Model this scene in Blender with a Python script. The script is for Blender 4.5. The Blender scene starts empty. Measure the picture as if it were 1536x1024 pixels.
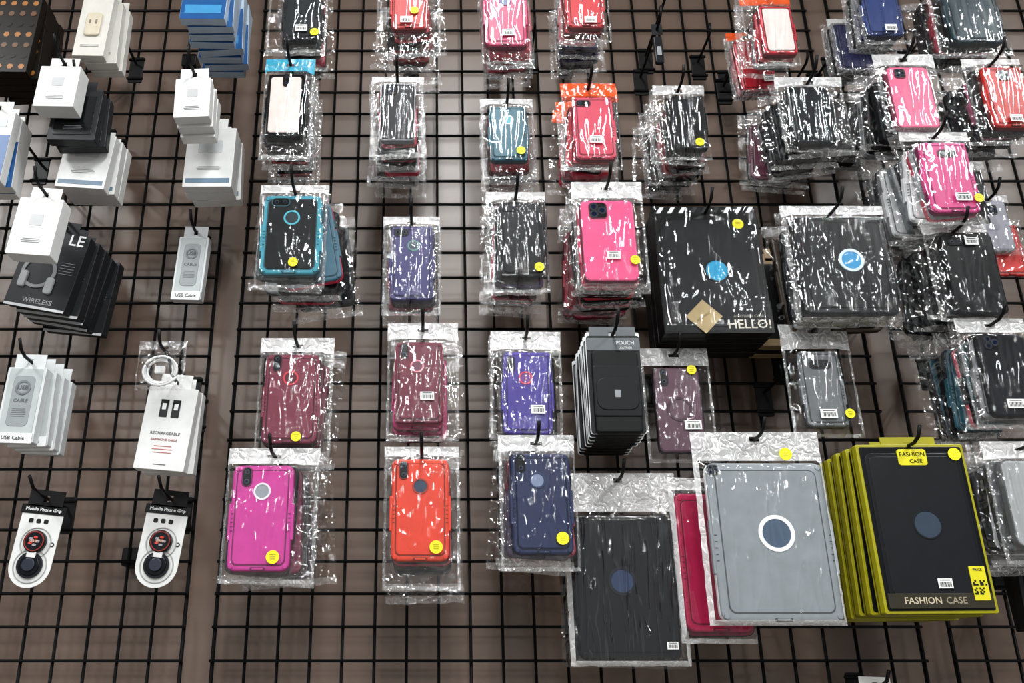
import bpy, math, random
from mathutils import Matrix, Vector, noise
random.seed(7)
SC=bpy.context.scene
# ---------------------------------------------------------------- materials
def lin(h):
    h=h.lstrip('#'); r=[int(h[i:i+2],16)/255 for i in (0,2,4)]
    return tuple((c/12.92 if c<=.04045 else ((c+.055)/1.055)**2.4) for c in r)
_m={}
def mat(h,rough=.35,metal=0.0,var=.06,spec=None,coat=0.0):
    key=(h,rough,metal,var,spec,coat)
    if key in _m: return _m[key]
    m=bpy.data.materials.new('plastic_'+h.lstrip('#')); m.use_nodes=True; nt=m.node_tree
    b=nt.nodes['Principled BSDF']; c=lin(h)
    if spec is None: spec=.16 if max(c)<.03 else .32
    tc=nt.nodes.new('ShaderNodeTexCoord'); n=nt.nodes.new('ShaderNodeTexNoise'); n.inputs['Scale'].default_value=45; n.inputs['Detail'].default_value=3
    r=nt.nodes.new('ShaderNodeValToRGB')
    r.color_ramp.elements[0].position=.3; r.color_ramp.elements[1].position=.7
    r.color_ramp.elements[0].color=(*[x*(1-var) for x in c],1); r.color_ramp.elements[1].color=(*[min(1,x*(1+var)) for x in c],1)
    nt.links.new(tc.outputs['Object'],n.inputs['Vector']); nt.links.new(n.outputs['Fac'],r.inputs[0]); nt.links.new(r.outputs[0],b.inputs['Base Color'])
    b.inputs['Roughness'].default_value=rough; b.inputs['Metallic'].default_value=metal
    b.inputs['Specular IOR Level'].default_value=spec; b.inputs['Coat Weight'].default_value=coat
    _m[key]=m; return m
def film(name,haze0,haze1,base_gloss,scale=(1,1,1),tint='#ffffff',bump=.6,nscale=55,rough=.07,width=.05,detail=2):
    m=bpy.data.materials.new(name); m.use_nodes=True; nt=m.node_tree; nt.nodes.clear(); L=nt.links.new; N=nt.nodes.new
    out=N('ShaderNodeOutputMaterial'); tc=N('ShaderNodeTexCoord'); mp=N('ShaderNodeMapping'); mp.inputs['Scale'].default_value=scale
    L(tc.outputs['Object'],mp.inputs['Vector'])
    n1=N('ShaderNodeTexNoise'); n1.inputs['Scale'].default_value=nscale; n1.inputs['Detail'].default_value=detail; n1.inputs['Distortion'].default_value=.8
    L(mp.outputs[0],n1.inputs['Vector'])
    a=N('ShaderNodeMath'); a.operation='MULTIPLY_ADD'; a.inputs[1].default_value=2; a.inputs[2].default_value=-1; L(n1.outputs['Fac'],a.inputs[0])
    b=N('ShaderNodeMath'); b.operation='ABSOLUTE'; L(a.outputs[0],b.inputs[0])
    rg=N('ShaderNodeMapRange'); rg.inputs['From Min'].default_value=.0; rg.inputs['From Max'].default_value=width; rg.inputs['To Min'].default_value=haze1; rg.inputs['To Max'].default_value=haze0
    L(b.outputs[0],rg.inputs['Value'])
    bp=N('ShaderNodeBump'); bp.inputs['Strength'].default_value=bump; bp.inputs['Distance'].default_value=.006; L(b.outputs[0],bp.inputs['Height'])
    fr=N('ShaderNodeLayerWeight'); fr.inputs['Blend'].default_value=.25; L(bp.outputs[0],fr.inputs['Normal'])
    fm=N('ShaderNodeMath'); fm.operation='MULTIPLY_ADD'; fm.use_clamp=True; fm.inputs[1].default_value=.5; fm.inputs[2].default_value=base_gloss; L(fr.outputs['Fresnel'],fm.inputs[0])
    tr=N('ShaderNodeBsdfTransparent'); tr.inputs[0].default_value=(.985,.985,.985,1)
    gl=N('ShaderNodeBsdfGlossy'); gl.inputs['Roughness'].default_value=rough; gl.inputs[0].default_value=(1,1,1,1); L(bp.outputs[0],gl.inputs['Normal'])
    df=N('ShaderNodeBsdfDiffuse'); df.inputs[0].default_value=(*[x*.86 for x in lin(tint)],1); L(bp.outputs[0],df.inputs['Normal'])
    m1=N('ShaderNodeMixShader'); L(rg.outputs[0],m1.inputs[0]); L(tr.outputs[0],m1.inputs[1]); L(df.outputs[0],m1.inputs[2])
    m2=N('ShaderNodeMixShader'); L(fm.outputs[0],m2.inputs[0]); L(m1.outputs[0],m2.inputs[1]); L(gl.outputs[0],m2.inputs[2])
    L(m2.outputs[0],out.inputs['Surface']); return m
CLEAR=film('clear_film',.0,.006,.035,scale=(2.0,1,.6),nscale=17,bump=.75,detail=1.3,rough=.05)
CREASE=film('crinkled_clear_film',.0,.02,.055,scale=(3.6,1,.35),bump=1.0,nscale=19,detail=1.3,rough=.05)
SEAM=film('bag_seam_film',.12,.45,.10,bump=.9)
BACKF=film('stacked_bag_film',.0,.07,.045,bump=1.0,nscale=30,detail=1.3,rough=.06)
HEAD=film('white_header_film',.45,.9,.10,bump=.8)
HEADC=film('clear_header_film',.08,.4,.10,bump=1.0)
HEADO=film('orange_header_film',.85,.95,.05,tint='#e8541e')
HEADB=film('blue_header_film',.8,.9,.05,tint='#35a6c6')
WHITEB=film('frosted_border_film',.5,.8,.06,bump=.4)
WIRE=mat('#0a0a0b',.42,0,.1)
# ---------------------------------------------------------------- mesh builder
class MB:
    def __init__(s): s.v=[];s.f=[];s.mi=[];s.mats=[];s.M=Matrix.Identity(4); s.sm=[]
    def mid(s,m):
        if m not in s.mats: s.mats.append(m)
        return s.mats.index(m)
    def add(s,vs,fs,m,smooth=False):
        o=len(s.v); s.v+= [tuple(s.M@Vector(p)) for p in vs]; k=s.mid(m)
        for f in fs: s.f.append(tuple(i+o for i in f)); s.mi.append(k); s.sm.append(smooth)
    def rr(s,cx,cz,w,h,r,y0,y1,b,m,seg=5):
        r=max(.0004,min(r,w/2-1e-5,h/2-1e-5)); b=min(b,r*.95,abs(y1-y0)*.8)
        def loop(ins,y):
            o=[];R=r-ins
            for k,(sx,sz) in enumerate(((1,1),(-1,1),(-1,-1),(1,-1))):
                for i in range(seg+1):
                    a=math.pi/2*(k+i/seg)
                    o.append((cx+sx*(w/2-r)+R*math.cos(a),y,cz+sz*(h/2-r)+R*math.sin(a)))
            return o
        L=[loop(0,y1),loop(0,y0+b),loop(b*.3,y0+b*.3),loop(b,y0)]; n=len(L[0]); vs=sum(L,[]); fs=[]
        for j in range(3):
            for i in range(n):
                k=(i+1)%n; fs.append((j*n+i,(j+1)*n+i,(j+1)*n+k,j*n+k))
        fs.append(tuple(range(3*n,4*n))[::1]); fs.append(tuple(range(n))[::-1])
        s.add(vs,fs,m)
    def box(s,cx,cz,w,h,y0,y1,m):
        vs=[(cx+a*w/2,y,cz+c*h/2) for y in (y0,y1) for a,c in ((-1,-1),(1,-1),(1,1),(-1,1))]
        s.add(vs,[(0,1,2,3),(7,6,5,4),(0,4,5,1),(1,5,6,2),(2,6,7,3),(3,7,4,0)],m)
    def disc(s,cx,cz,r,y0,y1,m,n=28,b=.0003):
        s.rr(cx,cz,2*r,2*r,r,y0,y1,b,m,seg=n//4)
    def ring(s,cx,cz,ro,ri,y0,y1,m,n=32):
        vs=[]
        for (r,y) in ((ro,y1),(ro,y0+.0003),(ro-.0003,y0),(ri+.0003,y0),(ri,y0+.0003),(ri,y1)):
            vs+=[(cx+r*math.cos(2*math.pi*i/n),y,cz+r*math.sin(2*math.pi*i/n)) for i in range(n)]
        fs=[(j*n+i,(j+1)*n+i,(j+1)*n+(i+1)%n,j*n+(i+1)%n) for j in range(5) for i in range(n)]
        s.add(vs,fs,m)
    def tube(s,pts,r,m,n=8):
        P=[Vector(p) for p in pts]; vs=[];fs=[]
        for i,p in enumerate(P):
            t=(P[min(i+1,len(P)-1)]-P[max(i-1,0)]).normalized()
            a=t.cross(Vector((0,0,1)) if abs(t.z)<.9 else Vector((1,0,0))).normalized(); b=t.cross(a)
            vs+=[tuple(p+r*(math.cos(2*math.pi*k/n)*a+math.sin(2*math.pi*k/n)*b)) for k in range(n)]
        for i in range(len(P)-1):
            for k in range(n): fs.append((i*n+k,i*n+(k+1)%n,(i+1)*n+(k+1)%n,(i+1)*n+k))
        fs+=[tuple(range(n)),tuple(range((len(P)-1)*n,len(P)*n))]
        s.add(vs,fs,m,True)
    def text(s,t,size,cx,cz,y,m,rot=0):
        c=bpy.data.curves.new('t','FONT'); c.body=t; c.size=size; c.align_x='CENTER'; c.align_y='CENTER'; c.resolution_u=2; c.offset=size*.012
        o=bpy.data.objects.new('t',c); bpy.context.collection.objects.link(o); dg=bpy.context.evaluated_depsgraph_get(); dg.update()
        me=bpy.data.meshes.new_from_object(o.evaluated_get(dg)); ca,sa=math.cos(rot),math.sin(rot)
        s.add([(cx+v.co.x*ca-v.co.y*sa,y,cz+v.co.x*sa+v.co.y*ca) for v in me.vertices],[tuple(p.vertices) for p in me.polygons],m)
        bpy.data.objects.remove(o); bpy.data.meshes.remove(me); bpy.data.curves.remove(c)
    def obj(s,name,parent=None,loc=(0,0,0)):
        me=bpy.data.meshes.new(name); me.from_pydata(s.v,[],s.f); 
        for m in s.mats: me.materials.append(m)
        me.polygons.foreach_set('material_index',s.mi); me.polygons.foreach_set('use_smooth',s.sm); me.update()
        o=bpy.data.objects.new(name,me); bpy.context.collection.objects.link(o); o.location=loc
        if parent: o.parent=parent
        return o
def empty(name,loc):
    e=bpy.data.objects.new(name,None); e.empty_display_size=.02; bpy.context.collection.objects.link(e); e.location=loc; return e
# ---------------------------------------------------------------- parts
WHT=mat('#e6e6e4',.5); YEL=mat('#e2d71c',.5,0,.02); INK=mat('#141414',.6)
def sticker(B,x,z,y,r=.0076):
    B.disc(x,z,r,y,y+.0006,YEL,b=.0001)
    g=mat('#8f8510',.6)
    for k in range(3): B.box(x,z+.003-k*.0028,r*1.0-k*.001,.0008,y-.0002,y,g)
def label(B,x,z,y,w=.021,h=.013):
    B.box(x,z,w,h,y,y+.0005,WHT); n=11
    for i in range(n):
        B.box(x-w*.38+w*.76*i/(n-1),z-h*.12,w*.028*(1+(i*7%3)*.5),h*.5,y-.0002,y,INK)
    B.box(x,z+h*.34,w*.7,h*.1,y-.0002,y,INK)
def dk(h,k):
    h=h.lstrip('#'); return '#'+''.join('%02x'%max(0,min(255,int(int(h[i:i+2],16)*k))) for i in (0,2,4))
def case(B,cx,cz,w,h,y,col,style='armor',ring=None,rfx=.5,rfz=.28,rr_=None,cam=None,inner=None,accent=None,disc='#3a4654',edge=None,rough=.38):
    """back-facing case; y = front-most plane, body goes to y+.0135"""
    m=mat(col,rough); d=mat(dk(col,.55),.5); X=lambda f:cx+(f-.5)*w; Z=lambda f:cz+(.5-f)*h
    s=w/.084
    if style=='tablet': s=1.25
    if style in('armor','tablet'):
        e=mat(edge,.4) if edge else d
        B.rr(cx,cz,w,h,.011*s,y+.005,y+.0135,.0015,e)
        B.rr(cx,cz,w-.0012,h-.0012,.0105*s,y+.0012,y+.009,.003,m)
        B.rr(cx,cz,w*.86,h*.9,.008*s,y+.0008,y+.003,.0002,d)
        B.rr(cx,cz,w*.86-.003,h*.9-.003,.0072*s,y,y+.003,.0012,mat(inner,rough) if inner else m)
        for sx in(-1,1):
            B.rr(cx+sx*(w/2),cz-h*.04,.0046,h*.34,.0018,y+.003,y+.011,.001,m)
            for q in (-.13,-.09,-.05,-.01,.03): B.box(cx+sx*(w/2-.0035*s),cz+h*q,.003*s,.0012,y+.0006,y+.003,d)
            for sz in(-1,1): 
                B.rr(cx+sx*(w/2-.0062*s),cz+sz*(h/2-.0062*s),.0064*s,.0064*s,.003*s,y-.0003,y+.003,.0008,m)
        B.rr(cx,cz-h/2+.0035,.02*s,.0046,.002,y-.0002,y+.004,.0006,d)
        B.rr(cx,cz-h/2+.0035,.015*s,.0026,.0012,y-.0006,y+.004,.0004,m)
        B.rr(cx+w/2,cz+h*.22,.003,.016,.0013,y+.004,y+.009,.0006,d)
    else:
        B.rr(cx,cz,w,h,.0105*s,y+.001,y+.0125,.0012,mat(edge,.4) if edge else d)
        B.rr(cx,cz,w-.002,h-.002,.0098*s,y,y+.010,.0024,m)
        B.rr(cx-w/2,cz+h*.25,.0022,.016,.001,y+.003,y+.008,.0006,d); B.rr(cx+w/2,cz+h*.22,.0022,.012,.001,y+.003,y+.008,.0006,d)
    if cam:
        fx,fz,cw,ch=cam; bl=mat('#0d0e11',.25)
        B.rr(X(fx),Z(fz),cw,ch,min(cw,ch)*.45 if cw!=ch else cw*.25,y-.0012,y+.003,.0006,d)
        B.rr(X(fx),Z(fz),cw-.003,ch-.003,min(cw,ch)*.38 if cw!=ch else cw*.2,y-.0014,y+.003,.0003,bl)
        n=2 if cw!=ch else 3
        for i in range(n):
            if cw==ch: ox,oz=[(-.22,.22),(-.22,-.22),(.22,0)][i]
            elif cw>ch: ox,oz=(-.22+.44*i,0)
            else: ox,oz=(0,.24-.48*i)
            q=min(cw,ch)*.24
            B.disc(X(fx)+ox*cw,Z(fz)+oz*ch,q,y-.002,y,mat('#2c2f36',.2)); B.disc(X(fx)+ox*cw,Z(fz)+oz*ch,q*.55,y-.0022,y,mat('#10182c',.1))
    if ring:
        r=rr_ or .0118*s
        B.ring(X(rfx),Z(rfz),r,r*.78,y-.0012,y+.002,mat(ring,.4)); B.disc(X(rfx),Z(rfz),r*.79,y-.0002,y+.002,mat(disc,.3))
def bag(B,x0,w,h,cx,cz,cw,ch,y,t=.012,head=HEAD,hh=None,film_=CLEAR,seam=SEAM,nx=26,nz=38,amp=1.0,sw=.0035,seed=0,back=False):
    """bag hangs from z=+.012 (top) down h. x0 centre. case centred (cx,cz) sized cw,ch with front plane y."""
    top=.012; bot=top-h; hh=hh if hh is not None else max(.016,(top-(cz+ch/2))-.003)
    ys=y+t*.5; vs=[]
    xs=[-w/2+w*i/nx for i in range(nx+1)]; zs=[top-h*j/nz for j in range(nz+1)]
    for j,z in enumerate(zs):
        for i,x in enumerate(xs):
            X=x0+x
            dx=max(abs(X-cx)-cw/2,0); dz=max(abs(z-cz)-ch/2,0); d=math.hypot(dx,dz)
            k=min(1,d/.012); k=k*k*(3-2*k)
            p=Vector((X*38+seed*3.7,seed*1.3,z*30))
            n1=noise.noise(p); n2=noise.noise(p*2.6)
            r=(1-abs(n1)*2.4)*.6+n2*.5
            a=(.0010+.0045*k)*amp
            yy=(y-.0022)*(1-k)+ys*k - a*max(-.6,r) if k>0 else y-.0018-a*abs(r)
            if z>top-hh: yy=ys-.001*r*amp
            ed=1 if (i in(0,nx) or j in (0,nz)) else 0
            wob=.0016*amp*noise.noise(Vector((z*60,seed,i*.01))) if i in(0,nx) else 0
            wz=.0015*amp*noise.noise(Vector((X*60,seed+5,0))) if j==nz else 0
            vs.append((X+wob,yy if not ed else ys-.001*r,z+wz))
    F=[[],[],[]]
    for j in range(nz):
        for i in range(nx):
            X=x0+(xs[i]+xs[i+1])/2; z=(zs[j]+zs[j+1])/2
            if abs(X-x0)<.008 and abs(z)<.0035: continue
            a=j*(nx+1)+i; q=(a,a+nx+1,a+nx+2,a+1)
            if z>top-hh: F[1].append(q)
            elif abs(X-x0)>w/2-sw or z<bot+sw*1.6: F[2].append(q)
            else: F[0].append(q)
    o=len(B.v)
    B.add(vs,[],film_)
    for fl,m in ((F[0],film_),(F[1],head),(F[2],seam)):
        k=B.mid(m)
        for q in fl: B.f.append(tuple(i+o for i in q)); B.mi.append(k); B.sm.append(not back)
def hook(parent,d,ext=.045,up=.02,bz=0.0):
    """wire peg: root local origin is on the peg at depth d; grid at y=-.045"""
    B=MB(); yw=d-.048
    B.tube([(0,yw,bz),(0,yw-.02,bz*.8),(0,.01,0.0),(0,-ext*.4,0.0005),(0,-ext*.75,up*.3),(0,-ext,up)],.0027,WIRE)
    B.rr(0,bz-.012,.028,.062,.003,yw-.001,yw+.002,.0008,WIRE)
    B.tube([(-.016,yw-.002,bz+.012),(.016,yw-.002,bz+.012)],.003,WIRE)
    B.tube([(-.016,yw-.002,bz-.034),(.016,yw-.002,bz-.034)],.003,WIRE)
    return B.obj('peg_hook',parent)
def R(yaw=0,roll=0,pitch=0): return Matrix.Rotation(math.radians(yaw),4,'Z')@Matrix.Rotation(math.radians(roll),4,'Y')@Matrix.Rotation(math.radians(pitch),4,'X')
SEED=[0]
def stack(name,X,Z,W,H,cx,cz,cw,ch,d,col,n=4,pal=('#17181c',),pitch=.0165,drift=(0,0),mess=.0,yaw=0,roll=0,stk=None,lab=None,head=HEAD,film_=CLEAR,ext=.042,cs=None,t=.014,stk_r=.0076,bamp=1.0,seam=SEAM,lab_s=(.021,.013),sw=.0035,bhead=None,tilt=0,backseam=None):
    SEED[0]+=1; sd=SEED[0]*7
    X,Z,W,H,cx,cz,cw,ch,d=[q/1000 for q in (X,Z,W,H,cx,cz,cw,ch,d)]
    root=empty(name,(X,-d,Z-.012)); M=R(yaw,roll,tilt)
    hook(root,d,ext); ccz=.012-cz
    B=MB(); B.M=M
    case(B,cx,ccz,cw,ch,0,col,**(cs or {})); B.obj('front_case',root)
    B=MB(); B.M=M
    bag(B,0,W,H,cx,ccz,cw,ch,0,t,head,film_=film_,seed=sd,amp=bamp,seam=seam,sw=sw); B.obj('front_bag',root)
    B=MB(); B.M=M
    if stk: 
        for q in ([stk] if not isinstance(stk[0],tuple) else stk): sticker(B,cx+(q[0]-.5)*cw,ccz+(.5-q[1])*ch,-.0048,stk_r)
    if lab: label(B,cx+(lab[0]-.5)*cw,ccz+(.5-lab[1])*ch,-.0046,*lab_s)
    if B.v: B.obj('price_stickers',root)
    if n:
        B=MB(); rnd=random.Random(sd)
        for i in range(1,n+1):
            y=i*pitch; j=lambda a:rnd.uniform(-a,a)
            B.M=Matrix.Translation((drift[0]*i/1000+j(.0025+mess*.006),y,drift[1]*i/1000))@R(yaw+j(1.5+mess*4),roll+j(1.5+mess*9),tilt)
            c=pal[(i-1)%len(pal)]; k=rnd.uniform(.98,1.06)
            st=dict(style='armor' if rnd.random()<.6 else 'slim')
            if rnd.random()<.5: st['edge']=rnd.choice(['#121316','#c22f4c','#6f7478','#121316'])
            if cw>.13: st=dict(style='tablet')
            case(B,cx,ccz,cw*k,ch*k,0,c,**st)
            if i%2==1 or i==n: bag(B,0,W*rnd.uniform(.96,1.06),H*rnd.uniform(.95,1.02),cx,ccz,cw,ch,0,t,bhead or HEADC,film_=BACKF,seam=backseam or SEAM,nx=14,nz=20,amp=1.5,seed=sd+i,back=True)
        B.obj('stacked_cases_behind',root)
    return root
PHN='phone_case_pack_stack'
P=stack
K1,K2,K3='#0e0f11','#141518','#1a1c1f'
# ---- column A
P(PHN,-234,2597,104,169,6,81,62,132,280,'#23272b',5,(K1,'#22252b',K1,'#3a3d44'),lab=(.55,.83),stk=(.93,.9),cs=dict(style='armor'),mess=.3)
P(PHN,-241,2414,85,200,-4,98,64,127,280,'#101114',7,(K1,K1,K2,K1,'#a82d38',K1,'#b8323c'),head=HEADB,cs=dict(style='armor',inner='#e6d5d0',cam=(.5,.12,.012,.026),rough=.12))
P(PHN,-220,2163,111,184,-1,92,94,141,280,'#3c94a8',6,('#2b3d45','#3c5f70',K2,'#8b8f94','#2a2d34',K2),drift=(4.5,-2),mess=1,stk=(.57,.87),cs=dict(ring='#57b9cc',rfz=.3,inner='#15191b',disc='#2d3a40',cam=(.3,.1,.03,.016)))
P(PHN,-206,1907,114,195,-5,99,84,143,250,'#75283e',3,('#5a2432','#6f2b3c','#802f43'),stk=(.64,.93),drift=(3,0),mess=.3,cs=dict(ring='#d43f4b',rfx=.48,cam=(.22,.11,.014,.028),disc='#5c2332'))
P(PHN,-226,1724,132,192,-13,101,88,150,280,'#ca3e99',5,('#2a2430','#7b2f4c','#b02a3f','#3b3036'),stk=(.74,.875),drift=(2,0),mess=.4,cs=dict(ring='#f0f0f4',rfz=.26,cam=(.24,.12,.015,.029),disc='#9aa0a8',edge='#8e1c58'),stk_r=.0093)
# ---- column B
P(PHN,-38,2597,112,176,1,67,63,109,280,'#c43838',6,('#b8323a','#c2444c',K2,'#7d2630','#b8323a','#2a2b30'),lab=(.43,.86),stk=(.65,.68),mess=.5)
P(PHN,-56,2384,90,160,1,75,59,114,270,'#131418',8,('#b02c40','#8d2738',K2,'#9a2c3a',K2,'#8f9296',K2,K2),cs=dict(style='slim',edge='#7d8185',cam=(.28,.12,.022,.022)),film_=CREASE,mess=.3)
P(PHN,-31,2138,95,180,1,88,71,136,220,'#2f2b66',3,('#2b2a4a','#8b2740','#3a2030'),cs=dict(ring='#5e8f86',rfx=.54,rfz=.28,disc='#2e3c50',cam=(.25,.1,.026,.014)),film_=CREASE)
P(PHN,-11,1936,111,191,-6,99,75,133,240,'#6c2036',3,('#d0287a','#c72b72','#c72b72'),drift=(1,-4),lab=(.67,.68),cs=dict(ring='#e08a9b',rfx=.46,rfz=.31,cam=(.2,.12,.013,.026),disc='#6a3548',edge='#a8264e'))
P(PHN,-12,1731,110,206,-2,93,84,148,260,'#dc4228',3,(K1,K2,'#222226'),drift=(0,-4),stk=((.77,.87),),cs=dict(ring='#a03a2c',rfz=.28,cam=(.21,.12,.014,.028),disc='#33405a',edge='#7a1c14'),stk_r=.0093)
# ---- column C
P(PHN,133,2600,86,196,0,82,74,159,280,'#bc3a64',4,('#b32f4a','#a82c44','#7d2136','#b32f4a'),lab=(.55,.85),cs=dict(ring='#5b3a78',rfz=.4,disc='#35507c'),mess=.3)
P(PHN,135,2368,93,162,1,74,66,111,230,'#115768',4,('#173c48','#b42c3c','#20323c'),stk=(.8,.85),cs=dict(ring='#d7e4e6',rfz=.27,disc='#2a8ba0'))
P(PHN,142,2168,99,184,7,90,72,139,250,'#141619',6,(K1,'#4b3a78',K1,'#7c2338','#b22c48','#c22c3c'),stk=(.86,.88),cs=dict(style='armor',cam=(.25,.1,.026,.014)),mess=.3,film_=CREASE)
P(PHN,150,1922,110,176,2,102,76,134,240,'#40308c',2,('#3a2f6c','#2b2a4a'),lab=(.7,.71),yaw=-2,roll=1.5,cs=dict(ring='#d9435b',rfx=.46,rfz=.33,cam=(.17,.16,.013,.026),disc='#6a3080'))
P(PHN,156,1746,112,196,4,101,86,146,270,'#1b274e',4,('#3a2a4a','#8f2740','#a92f48'),drift=(-1,0),mess=.5,stk=(.81,.85),cs=dict(rfx=.44,ring='#26355f',cam=(.17,.11,.014,.028),disc='#8492ae'),stk_r=.009)
# ---- column D
P(PHN,274,2600,88,151,1,62,65,119,280,'#c03c42',6,('#b32f3c','#b32f3c','#2a2b60','#26264a','#3a2a55','#26264a'),lab=(.6,.9),drift=(-1,-1),mess=.4)
P(PHN,270,2363,95,172,5,92,67,122,280,'#c9455c',5,('#c42f40','#b92c3c','#c42f40','#8f2738'),lab=(.5,.72),head=HEADO,bhead=HEADO,cs=dict(style='armor',cam=(.25,.12,.026,.014)),mess=.6)
P(PHN,285,2163,114,189,-3,108,86,143,290,'#e95a8a',9,('#d4325c',K1,'#3a2226','#c42f3c',K1,'#b92c3c','#8e2a3a','#d43a5c'),drift=(-.6,0),mess=.4,lab=(.55,.7),stk=(.93,.76),cs=dict(style='slim',cam=(.33,.14,.03,.03),rough=.3))
# ---- column E
P(PHN,443,2404,92,155,13,80,58,111,220,'#16181b',8,(K1,K2,'#7d2330',K1,'#a32c38',K2,'#3a3d40'),drift=(-.8,0),stk=(.69,.91),cs=dict(style='armor'),film_=CREASE,mess=.6)
P(PHN,392,1909,109,188,-1,104,73,139,200,'#5a3a4a',0,lab=(.74,.69),stk=(.83,.04),cs=dict(style='slim',cam=(.22,.12,.014,.03),ring='#442536',rfz=.5,rr_=.02,disc='#563646'),lab_s=(.026,.014))
# ---- tablets in bags
P('tablet_case_pack',287,1705,172,279,0,168,146,208,200,'#101215',1,(K1,),cs=dict(style='tablet',ring='#1c2028',rfx=.46,rfz=.47,rr_=.021,disc='#2a3c5e',rough=.35),lab=(.9,.9),lab_s=(.016,.01),film_=CREASE,pitch=.025,t=.016,ext=.05,seam=WHITEB,head=HEAD)
P('tablet_case_pack',482,1754,190,276,6,160,172,224,260,'#8f969b',0,cs=dict(style='tablet',ring='#f8f8f8',rfx=.53,rfz=.46,rr_=.026,disc='#4c5e74',cam=(.06,.05,.016,.016),edge='#f0f1f2',rough=.4),stk=(.69,-.05),stk_r=.0093,head=HEAD,t=.018,ext=.045,sw=.006,seam=WHITEB,bamp=.8)
P('tablet_case_pack',418,1697,115,240,1,125,104,200,200,'#ae1c4a',1,('#8f1c3e',),cs=dict(style='tablet'),t=.016,ext=.03,seam=WHITEB,yaw=8)
P('tablet_case_pack',659,2137,170,206,4,110,151,172,260,'#121417',3,(K1,K3,'#4a4038'),cs=dict(style='tablet',ring='#d9eef5',rfx=.56,rfz=.46,rr_=.02,disc='#1f8fc4',rough=.25),film_=CREASE,mess=.3,pitch=.022,t=.018,bamp=1.6,drift=(-2,0))
# ---- column F / G / H
P(PHN,597,2559,90,159,13,86,58,104,280,'#c22c3c',2,('#c22c3c','#b32838'),head=HEADO,cs=dict(style='armor',inner='#e2d6d2'),mess=.5)
P(PHN,590,2538,79,141,1,78,63,111,200,'#b3202f',1,('#9f2434',),head=HEADO,lab=(.8,.8),roll=-3)
P(PHN,647,2376,115,150,-5,79,72,112,280,'#222529',8,(K1,K2,K3,K1,'#2b2028',K1,'#5a3040',K1),drift=(-3.5,0),cs=dict(style='armor',rough=.15),film_=CREASE,mess=.8,bamp=1.8)
P(PHN,622,1950,110,189,0,110,66,127,200,'#686c6f',0,lab=(.5,.84),stk=(1.0,.84),cs=dict(style='armor',cam=(.5,.19,.036,.016),rough=.4),ext=.05,lab_s=(.026,.014))
P(PHN,776,2552,85,126,-1,67,73,104,220,'#1c1e44',2,(K2,'#26284c'),film_=CREASE,mess=.5)
P(PHN,812,2592,84,130,-1,61,67,107,260,'#23376f',2,('#26284c',K2),lab=(.6,.88),mess=.5)
P(PHN,819,2424,105,159,-1,93,72,124,280,'#e4628a',4,(K1,K3,K1,K3),drift=(-5,-3),cs=dict(style='slim',cam=(.3,.12,.02,.02)),mess=.6)
P(PHN,840,2265,114,175,8,89,80,133,280,'#c83a7e',7,('#8f9296','#c4c6c8','#2a2b30','#8f9296','#c4c6c8','#3a3d40','#8f9296'),drift=(-4,0),lab=(.65,.8),stk=(.95,.82),cs=dict(style='armor',cam=(.55,.18,.034,.016)),mess=.6,lab_s=(.026,.014))
P(PHN,858,2106,107,171,13,89,82,143,250,'#0e0f12',6,(K1,K2,K3),drift=(-4,-1),lab=(.55,.12),cs=dict(style='slim',cam=(.25,.12,.026,.014)),mess=.5)
P(PHN,879,1940,110,178,8,94,73,134,250,'#14161c',6,('#8d9094','#1c4a58',K1,'#1c4a58',K1,'#1c4a58'),drift=(-4,-1),lab=(.45,.86),cs=dict(style='slim',cam=(.26,.12,.024,.024)),mess=.4,lab_s=(.026,.014))
P(PHN,880,1742,116,180,4,93,87,126,250,'#a9acae',5,('#55585c','#a9acb0','#2a2b30','#c4c6c8','#55585c'),drift=(-5,-1),cs=dict(style='slim'),film_=CREASE,mess=.5)
P(PHN,973,2609,132,164,8,73,96,131,250,'#14323c',4,(K1,'#8f2738',K3,K1),drift=(-3,0),film_=CREASE,mess=.7)
P(PHN,977,2422,102,173,11,82,72,123,270,'#b71a15',5,(K1,'#b05a78',K1,K3,K1),drift=(-5,-1),lab=(.5,.88),cs=dict(style='armor',cam=(.5,.16,.022,.022)),mess=.6)
P(PHN,994,2220,75,119,0,63,55,99,150,'#8f8f9a',1,('#c22c28',),cs=dict(style='slim',cam=(.5,.2,.02,.02)),drift=(20,-40))
P(PHN,960,2290,90,150,0,80,70,120,150,K3,3,(K1,),drift=(-6,-4),mess=.8)
P(PHN,762,2440,90,140,0,78,68,110,150,K2,3,(K1,'#26282c'),drift=(3,0),mess=.6)
# ---------------------------------------------------------------- boxed goods
def R0(name,X,Z,d,ext=.04): 
    r=empty(name,(X/1000,-d/1000,Z/1000-.012)); hook(r,d/1000,ext); return r
def tab(B,w,col,y0=0,y1=.001,h=.024):
    m=mat(col,.5); 
    B.box(-w*.29,0,w*.42,h,y0,y1,m) ; B.box(w*.29,0,w*.42,h,y0,y1,m)
    B.box(0,h*.34,w*.17,h*.32,y0,y1,m); B.box(0,-h*.36,w*.17,h*.28,y0,y1,m)
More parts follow.
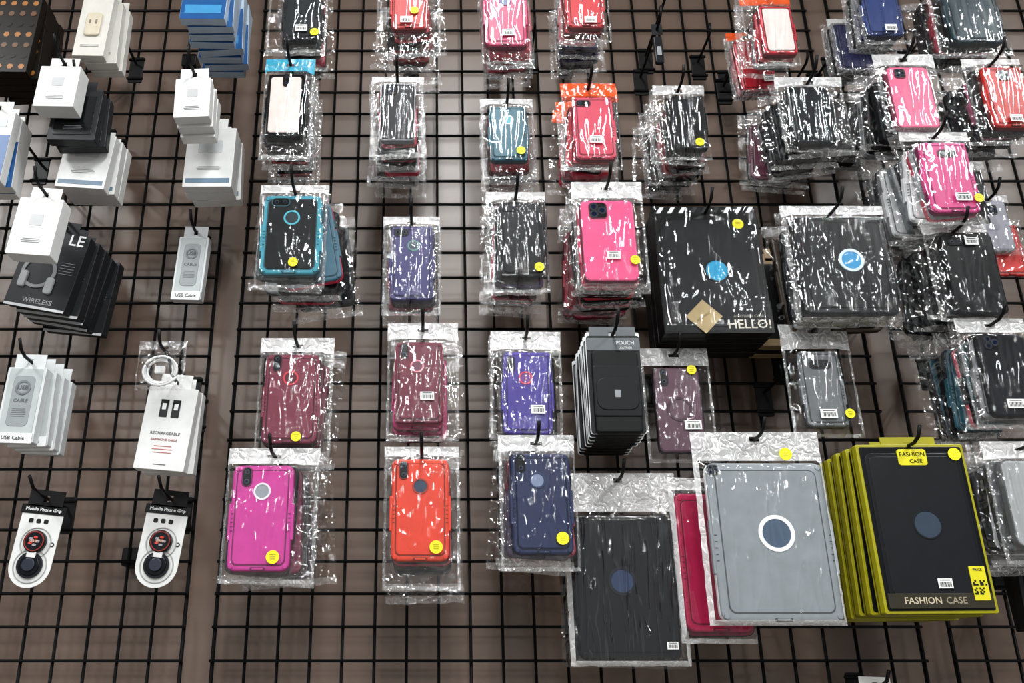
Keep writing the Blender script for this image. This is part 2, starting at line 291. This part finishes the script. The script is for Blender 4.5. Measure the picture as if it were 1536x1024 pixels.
# wallet pouches
r=R0('wallet_pouch_pack_stack',278,1911,280,.05)
for i in range(8):
    B=MB(); B.M=Matrix.Translation((random.uniform(-.002,.002),i*.018,0))@R(random.uniform(-1,1),random.uniform(-1,1))
    B.rr(0,-.075,.082,.160,.004,.0047,.0058,.0005,mat('#dcdedf',.5)); B.rr(0,-.078,.0800,.152,.004,.0010,.0045,.0005,mat('#1e2022',.4))
    tab(B,.07,'#565a5e',.002,.004,.026); B.rr(0,-.016,.0805,.02,.003,-.0004,.002,.0004,mat('#565a5e',.45))
    B.text('POUCH',.008,.018,-.014,-.0007,mat('#c9cbcc',.5)); B.text('LEATHER',.005,.018,-.022,-.0007,mat('#c9cbcc',.5))
    B.rr(0,-.092,.069,.128,.006,-.007,.004,.003,mat('#0a0b0c',.45))
    B.rr(.0,-.092,.070,.080,.004,-.0085,.003,.0022,mat('#0e0f11',.42))
    B.rr(.0,-.097,.062,.05,.014,-.0098,-.006,.0012,mat('#101113',.4)); B.rr(.0,-.097,.009,.012,.001,-.0105,-.009,.0004,mat('#7a7d81',.3,.6))
    B.obj('pouch_%d'%i,r)
# black window box
r=R0('tablet_case_window_box_stack',455,2142,240,.05)
for i in range(5):
    B=MB(); B.M=Matrix.Translation((random.uniform(-.002,.002),i*.022,0))@R(random.uniform(-.6,.6),random.uniform(-.8,.8))
    K=mat('#0c0d0f',.3); B.rr(0,-.101,.172,.226,.003,0,.018,.001,K)
    if i==0:
        for k in range(9): B.add([(-.080+k*.0185,-.0006,.0),(-.073+k*.0185,-.0006,.0),(-.066+k*.0185,-.0006,.011),(-.073+k*.0185,-.0006,.011)],[(0,1,2,3)],mat('#d6d8d8',.4) if k not in(3,4,5) else mat('#2a2c2e',.4))
        B.rr(0,-.108,.150,.190,.006,-.0012,.001,.001,mat('#1d2023',.3)); B.rr(0,-.108,.138,.178,.006,-.0018,.001,.0006,mat('#1b1d20',.35))
        B.ring(.008,-.106,.021,.0175,-.0026,0,mat('#16181b',.3)); B.disc(.008,-.106,.0178,-.002,0,mat('#1593bd',.3))
        for sx in(-1,1): B.add([(sx*.086,-.002,-.012),(sx*.086,-.002,-.040),(sx*.056,-.002,-.012)],[(0,1,2)],mat('#0b0b0c',.3))
        B.add([(-.086,-.002,-.214),(-.035,-.002,-.214),(-.086,-.002,-.165)],[(0,1,2)],mat('#0b0b0c',.3))
        B.add([(.086,-.002,-.214),(.0,-.002,-.214),(.086,-.002,-.160)],[(0,1,2)],mat('#0b0b0c',.3))
        B.text('HELLO!',.021,.048,-.200,-.0028,mat('#d8d2c4',.5)); B.text('ANOTHER CASE',.0065,.048,-.186,-.0028,mat('#8d8a80',.5))
        q=.029; B.add([(-.022,-.003,-.186+q),(-.022-q,-.003,-.186),(-.022,-.003,-.186-q),(-.022+q,-.003,-.186)],[(0,1,2,3)],mat('#b09c74',.6))
        B.text('FOR TABLET',.005,-.022,-.186,-.0034,mat('#7a6a4a',.6),.6)
        sticker(B,.052,-.022,-.003,.0092)
        bag(B,0,.168,.222,0,-.101,.160,.21,-.0035,.001,CLEAR,hh=.001,film_=CLEAR,seam=CLEAR,amp=.12,seed=55)
    B.obj('box_%d'%i,r)
r=R0('tablet_case_box_stack',618,2120,130,.02)
for i in range(3):
    B=MB(); B.M=Matrix.Translation((0,i*.021,0))@R(0,random.uniform(-1.2,1.2))
    B.rr(0,-.088,.120,.165,.002,0,.018,.001,mat('#17130f' if i%2 else '#8a7458',.5)); B.rr(0,-.088,.10,.14,.004,-.0012,.001,.001,mat('#1a1a1b',.3)); tab(B,.06,'#8a7458'); B.obj('box_%d'%i,r)
# yellow boxes
r=R0('yellow_tablet_case_box_stack',700,1740,270,.04)
YB='#938d12'
for i in range(6):
    B=MB(); B.M=Matrix.Translation((-.002*i,i*.028,random.uniform(-.002,.001)))@R(random.uniform(-1.2,1.2),random.uniform(-.9,.9))
    y=mat(YB,.35); k=mat('#0f1012',.26)
    B.rr(0,-.117,.157,.238,.003,0,.019,.001,y); tab(B,.08,YB,.001,.003,.026)
    B.rr(0,-.117,.1575,.2385,.003,.012,.0150,.0005,mat('#4e4a0a',.5))
    B.rr(.0,-.117,.149,.230,.003,-.0010,.001,.0006,k)
    if i==0:
        B.rr(0,-.114,.138,.205,.01,-.0020,0,.001,mat('#15171a',.3)); B.rr(0,-.114,.128,.195,.008,-.0026,0,.0008,mat('#17191c',.35))
        B.ring(.003,-.115,.021,.0185,-.0032,0,mat('#1a1c20',.3)); B.disc(.003,-.115,.0187,-.0028,0,mat('#2f3a48',.3))
        B.rr(0,-.018,.042,.024,.004,-.0036,0,.0005,mat('#cfc51e',.4)); B.text('FASHION',.009,0,-.014,-.0039,INK); B.text('CASE',.008,.004,-.024,-.0039,INK)
        B.rr(0,-.219,.145,.020,.001,-.0032,0,.0003,mat('#2e2b22',.4)); B.text('FASHION',.0125,-.025,-.219,-.0036,mat('#b9ab92',.5)); B.text('CASE',.0125,.021,-.219,-.0036,mat('#8a7f6a',.5))
        B.rr(.058,-.196,.022,.046,.001,-.0038,0,.0003,mat('#cfc51e',.4)); B.text('PRICE',.005,.058,-.178,-.0042,INK)
        rq=random.Random(3)
        for a in range(8):
            for b in range(8):
                if rq.random()<.5: B.box(.0495+a*.0024,-.210+b*.0024,.0024,.0024,-.0042,-.004,INK)
        label(B,.010,-.196,-.0045,.02,.013); sticker(B,.062,-.014,-.0045,.0092)
    B.obj('box_%d'%i,r)
def lines(B,x,z,w,n,y,col='#555555',step=.003,hh=.0009):
    rq=random.Random(n)
    for k in range(n): B.box(x,z-k*step,w*rq.uniform(.6,1),hh,y-.0002,y,mat(col,.6))
def white_boxes(name,X,Z,d,w,h,t,n,style,drift=(0,0),yaw=0,roll=0,body='#d4d4d2',seed=1):
    w,h,t=w/1000,h/1000,t/1000; r=R0(name,X,Z,d,.045); rq=random.Random(seed)
    for i in range(n):
        B=MB(); B.M=Matrix.Translation((drift[0]*i/1000,i*(t+.002),drift[1]*i/1000))@R(yaw+rq.uniform(-2,2),roll+rq.uniform(-3,3))
        tab(B,min(w*.8,.05),body,t*.3,t*.3+.001,.024)
        B.rr(0,-.012-h/2+.006,w,h-.012,.0018,0,t,.0008,mat(body,.4)); zc=-.012-h/2+.006
        if style=='plain':
            B.rr(0,zc+h*.1,w*.3,h*.18,.002,-.0005,0,.0002,mat('#b5b6b7',.4)); lines(B,0,zc-h*.2,w*.55,3,-.0004,'#85878a')
        elif style=='charger':
            B.rr(0,zc,w*.5,h*.34,.006,-.004,0,.002,mat('#c6bca8',.35)); B.box(-w*.1,zc+.004,.003,.008,-.005,-.003,mat('#7b7467',.4)); B.box(w*.1,zc+.004,.003,.008,-.005,-.003,mat('#7b7467',.4)); lines(B,0,zc-h*.3,w*.6,2,-.0004,'#8d8d8d')
        elif style=='blue':
            B.box(0,zc-h*.16,w*.98,h*.6,-.0005,0,mat('#1d4f86',.35)); B.box(0,zc-h*.32,w*.8,h*.12,-.0009,0,mat('#3b87b8',.4)); B.rr(0,zc+h*.3,w*.7,h*.1,.002,-.0008,0,.0002,mat('#b8bcc0',.4)); lines(B,0,zc-h*.02,w*.6,3,-.0008,'#cfd8e0')
        elif style=='strip':
            B.box(0,zc-h*.36,w*.9,h*.07,-.0005,0,mat('#5d7486',.4)); lines(B,0,zc-h*.15,w*.6,3,-.0004,'#8b8d90'); B.rr(0,zc+h*.16,w*.5,h*.2,.003,-.0006,0,.0002,mat('#b6b9bb',.4))
        elif style=='dark':
            B.rr(0,zc,w*.8,h*.7,.003,-.001,0,.0004,mat('#0e0f11',.25)); lines(B,0,zc-h*.2,w*.5,3,-.0012,'#77797c')
        elif style=='orange':
            for a in range(4):
                for b in range(7): B.add([(w*(-.38+a*.25)+.006*math.cos(q),-.0006,zc+h*(-.4+b*.13)+.006*math.sin(q)) for q in [math.pi*c/3 for c in range(6)]],[(0,1,2,3,4,5)],mat(['#9c6226','#5e3c1c','#1a1512'][(a*3+b*5)%3],.4))
        elif style=='headphone':
            B.ring(-w*.12,zc-h*.05,.030,.024,-.002,0,mat('#77797c',.3)); B.rr(-w*.42+.01,zc-h*.16,.014,.03,.005,-.004,0,.002,mat('#9a9c9f',.3)); B.rr(w*.12,zc-h*.2,.014,.03,.005,-.004,0,.002,mat('#9a9c9f',.3))
            B.text('LE',.028,w*.3,zc+h*.38,-.0006,mat('#d8d8d8',.5)); B.text('WIRELESS',.012,w*.02,zc-h*.40,-.0006,mat('#8a8c90',.5)); lines(B,w*.3,zc+h*.1,w*.25,5,-.0005,'#77797c',.005)
            B.box(0,zc-h*.47,w*.98,h*.03,-.0004,0,mat('#b9bbbd',.4))
        elif style=='cable':
            B.rr(0,zc,w*.86,h*.88,.003,-.0012,0,.0006,mat('#adb2b3',.15)); 
            B.rr(0,zc+h*.04,w*.56,h*.62,.008,-.002,0,.0008,mat('#8d9294',.2)); B.ring(0,zc+h*.2,w*.2,w*.14,-.003,0,mat('#6b7073',.3))
            B.text('USB',.010,0,zc+h*.2,-.0032,mat('#4c5053',.5)); B.text('CABLE',.008,0,zc+h*.04,-.0024,mat('#4c5053',.5)); lines(B,0,zc-h*.06,w*.4,5,-.0022,'#6c7072')
            B.box(0,zc-h*.41,w*.95,h*.12,-.003,0,mat('#dddede',.4)); B.text('USB Cable',.0085,0,zc-h*.41,-.0034,INK)
        elif style=='window':
            for sx in(-1,1): B.rr(sx*w*.12,zc+h*.22,w*.16,h*.2,.001,-.0008,0,.0002,mat('#1a1a1c',.3)); B.box(sx*w*.12,zc+h*.24,w*.08,h*.07,-.001,0,mat('#d9d9d9',.3))
            B.text('RECHARGEABLE',.0065,0,zc-h*.06,-.0006,mat('#444444',.5)); B.text('EARPHONE CABLE',.005,0,zc-h*.13,-.0006,mat('#8a3a3a',.5)); lines(B,0,zc-h*.2,w*.5,3,-.0004,'#b55a5a',.005); lines(B,0,zc-h*.4,w*.4,1,-.0004,'#444444')
        B.obj('box_%d'%i,r)
    return r
white_boxes('patterned_accessory_box_stack',-771,2640,200,84,184,18,5,'orange',body='#17130f')
white_boxes('wall_charger_box_stack',-596,2590,260,56,146,18,3,'charger',drift=(7,-1),body='#c9c6bf')
white_boxes('cable_box_stack',-396,2659,280,81,152,17,8,'blue',drift=(1,-1.5),body='#a9bacb')
white_boxes('charger_box',-633,2418,280,70,94,34,1,'plain')
white_boxes('phone_accessory_box_stack',-612,2396,240,84,112,20,2,'dark',body='#26272a',drift=(3,0))
white_boxes('charger_box_stack',-600,2340,190,88,120,22,3,'strip',drift=(2,2),roll=3)
white_boxes('charger_box_stack',-403,2389,285,60,90,20,3,'plain',drift=(2,-5),seed=4)
white_boxes('charger_box_stack',-388,2354,190,86,132,22,3,'strip',seed=3)
white_boxes('cable_box_stack',-752,2354,240,71,150,20,3,'blue')
white_boxes('charger_box',-620,2153,290,72,112,30,1,'plain',roll=3)
white_boxes('headphone_box_stack',-620,2139,200,106,150,22,5,'headphone',body='#1d1e21',roll=9,drift=(4,-1))
white_boxes('usb_cable_pack',-426,2183,100,54,135,18,1,'cable',body='#c4c7c8')
white_boxes('usb_cable_pack_stack',-640,1898,200,62,134,18,4,'cable',drift=(6,-1),body='#c4c7c8')
white_boxes('earphone_cable_box',-403,1864,200,79,144,20,2,'window',roll=3)
r=R0('coiled_cable_pack',-416,1903,240,.03); B=MB(); pts=[]
for i in range(150):
    a=i*.25; q=.017+.008*(i/150)+.0015*math.sin(a*.7); pts.append((q*math.cos(a)*1.1,.004-.00005*i,-.036+q*math.sin(a)))
B.tube(pts,.0018,mat('#dddddd',.3),6); B.rr(0,-.036,.016,.012,.002,-.006,-.001,.001,mat('#c9c9c9',.3)); B.obj('cable_coil',r)
B=MB(); bag(B,0,.074,.080,0,-.036,.05,.05,-.008,.016,HEADC,hh=.014,film_=BACKF,seed=91); B.obj('bag',r)
def grip_card(X,Z,d,roll):
    r=R0('phone_grip_card',X,Z,d,.075); B=MB(); B.M=R(0,roll); w=.066
    m=mat('#d4d4d2',.4); n=20
    out=[(-w/2,-.012),(-w/2,-.105)]+[(-w/2*math.cos(math.pi*i/n),-.105-w/2*math.sin(math.pi*i/n)) for i in range(1,n)]+[(w/2,-.105),(w/2,-.012)]
    vs=[(x,0,z) for x,z in out]+[(x,.0012,z) for x,z in out]; k=len(out)
    B.add(vs,[tuple(range(k)),tuple(range(k,2*k))[::-1]]+[(i,(i+1)%k,(i+1)%k+k,i+k) for i in range(k)],m)
    B.ring(0,-.070,.0245,.0228,-.0012,.001,mat('#9d9d9b',.4)); B.ring(0,-.105,.0265,.0248,-.0012,.001,mat('#9d9d9b',.4))
    B.box(0,-.018,.072,.014,-.001,.002,mat('#0e0e10',.35)); tab(B,.056,'#0e0e10',-.001,.001,.026); B.text('Mobile Phone Grip',.0075,0,-.018,-.0014,mat('#e8e8e8',.5))
    for q in(-1,0,1): B.rr(q*.012-.004,-.036,.007,.007,.002,-.0008,0,.0002,mat('#1a1a1a',.4))
    B.disc(0,-.068,.0175,-.008,0,mat('#15151a',.25),b=.002); B.ring(0,-.068,.0155,.0138,-.0086,-.006,mat('#8a2a22',.35)); 
    for j in range(5): 
        a=j*1.256; B.rr(.006*math.cos(a),-.068+.006*math.sin(a),.006,.0035,.001,-.0092,-.006,.0003,mat('#c23a30' if j%2 else '#8f8f94',.3))
    B.text('GRIP',.006,0,-.068,-.0096,mat('#e0b0a0',.4))
    B.disc(0,-.104,.0165,-.006,0,mat('#101116',.25),b=.002); B.ring(0,-.104,.020,.0155,-.004,0,mat('#1c1d22',.3)); B.disc(0,-.104,.010,-.009,-.005,mat('#262a36',.3),b=.001); B.box(0,-.088,.014,.009,-.0065,-.001,m)
    B.disc(.026,-.070,.0035,-.001,0,mat('#2a2a2a',.4)); B.disc(.026,-.070,.0018,-.0015,0,m)
    B.obj('card',r)
grip_card(-608,1690,130,6); grip_card(-412,1690,130,6)
for X,Z,d in ((585,1880,120),(440,2600,200),(545,2585,120),(725,2520,120),(205,2600,120),(1000,1700,150),(385,2090,110)):
    e=empty('empty_display_hook',(X/1000,-d/1000,Z/1000)); hook(e,d/1000,.02)
e=R0('accessory_blister_pack',425,2560,190); B=MB(); tab(B,.02,'#1b1c1f'); B.rr(0,-.045,.016,.06,.004,0,.008,.002,mat('#1b1c1f',.3)); B.rr(0,-.05,.008,.02,.002,-.002,.001,.0006,mat('#8d9094',.3)); B.obj('pack',e)
white_boxes('accessory_box',665,1413,120,58,90,20,1,'plain')
white_boxes('accessory_pack',930,1600,150,70,110,20,2,'dark',body='#1c1d20')
# ---------------------------------------------------------------- gridwall
def grid_panel(x0,x1,z0=.0,z1=2.92,sp=.0508):
    B=MB(); n=round((x1-x0)/sp); s=(x1-x0)/n
    for i in range(n+1):
        x=x0+i*s; B.tube([(x,-.040,z0),(x,-.040,z1)],.0034 if i in(0,n) else .0027,WIRE,6)
    k=round((z1-z0)/sp); q=(z1-z0)/k
    for j in range(k+1):
        z=z0+.003+j*q; B.tube([(x0-.004,-.0452,z),(x1+.004,-.0452,z)],.0027,WIRE,6)
    for x in (x0+.1,x1-.1):
        for z in (.6,1.6,2.6): B.rr(x,z,.03,.03,.004,-.038,-.001,.002,WIRE)
    return B.obj('gridwall_panel')
grid_panel(-1.614,-.395); grid_panel(-.345,.783); grid_panel(.833,2.05)
# ---------------------------------------------------------------- room
def wallmat(h,rough,bump=.1):
    m=bpy.data.materials.new('painted_wall'); m.use_nodes=True; nt=m.node_tree; L=nt.links.new; N=nt.nodes.new; b=nt.nodes['Principled BSDF']
    tc=N('ShaderNodeTexCoord'); n=N('ShaderNodeTexNoise'); n.inputs['Scale'].default_value=4; n.inputs['Detail'].default_value=4; L(tc.outputs['Object'],n.inputs['Vector'])
    r=N('ShaderNodeValToRGB'); c=lin(h); r.color_ramp.elements[0].position=.3; r.color_ramp.elements[1].position=.7
    r.color_ramp.elements[0].color=(*[x*.9 for x in c],1); r.color_ramp.elements[1].color=(*[x*1.1 for x in c],1); L(n.outputs['Fac'],r.inputs[0]); L(r.outputs[0],b.inputs['Base Color'])
    b.inputs['Roughness'].default_value=rough; bp=N('ShaderNodeBump'); bp.inputs['Strength'].default_value=bump; bp.inputs['Distance'].default_value=.003; L(n.outputs['Fac'],bp.inputs['Height']); L(bp.outputs[0],b.inputs['Normal'])
    return m
def slab(name,x,y,z,sx,sy,sz,m):
    vs=[(x+a*sx/2,y+b*sy/2,z+c*sz/2) for a in(-1,1) for b in(-1,1) for c in(-1,1)]
    me=bpy.data.meshes.new(name); me.from_pydata(vs,[],[(0,1,3,2),(4,6,7,5),(0,4,5,1),(2,3,7,6),(0,2,6,4),(1,5,7,3)]); me.materials.append(m); me.update()
    o=bpy.data.objects.new(name,me); bpy.context.collection.objects.link(o); return o
slab('wall_back',0,.05,1.6,7,.1,3.2,wallmat('#68564b',.36))
slab('floor',0,-3.5,-.05,7,7.2,.1,mat('#8a8580',.4))
slab('ceiling',0,-3.5,3.25,7,7.2,.1,mat('#a8a8a4',.8))
slab('baseboard_back',0,-.008,.06,7,.016,.12,mat('#2a2522',.5))
for x in (-1.6,0.1,1.8):
    for y in (-1.5,-3.6,-5.7):
        e=empty('ceiling_light_fixture',(x,y,3.2)); B=MB()
        for (cx,cy,sx,sy) in ((0,.62,.34,.03),(0,-.62,.34,.03),(.16,0,.03,1.27),(-.16,0,.03,1.27),(0,0,.02,1.27)):
            B.add([(cx+a*sx/2,cy+b*sy/2,c) for a in(-1,1) for b in(-1,1) for c in(-.03,0)],[(0,1,3,2),(4,6,7,5),(0,4,5,1),(2,3,7,6),(0,2,6,4),(1,5,7,3)],mat('#e8e8e8',.4))
        B.obj('frame',e)
        for dx in (-.08,.08):
            l=bpy.data.lights.new('tube_light','AREA'); l.shape='RECTANGLE'; l.size=.05; l.size_y=1.2; l.energy=22; l.color=(.98,1,1)
            o=bpy.data.objects.new('tube_light',l); bpy.context.collection.objects.link(o); o.parent=e; o.location=(dx,0,-.02)
w=bpy.data.worlds.new('shop_ambient'); SC.world=w; w.use_nodes=True; w.node_tree.nodes['Background'].inputs[0].default_value=(.94,.98,1,1); w.node_tree.nodes['Background'].inputs[1].default_value=.36
# ---------------------------------------------------------------- camera
c=bpy.data.cameras.new('camera'); o=bpy.data.objects.new('camera',c); bpy.context.collection.objects.link(o)
o.location=(0,-1.55,1.40); o.rotation_euler=(math.radians(111),0,0); c.sensor_width=36; c.lens=31.55; c.shift_x=.0801; c.clip_start=.02
SC.camera=o
SC.view_settings.view_transform='Standard'
try: SC.cycles.transparent_max_bounces=24
except Exception: pass
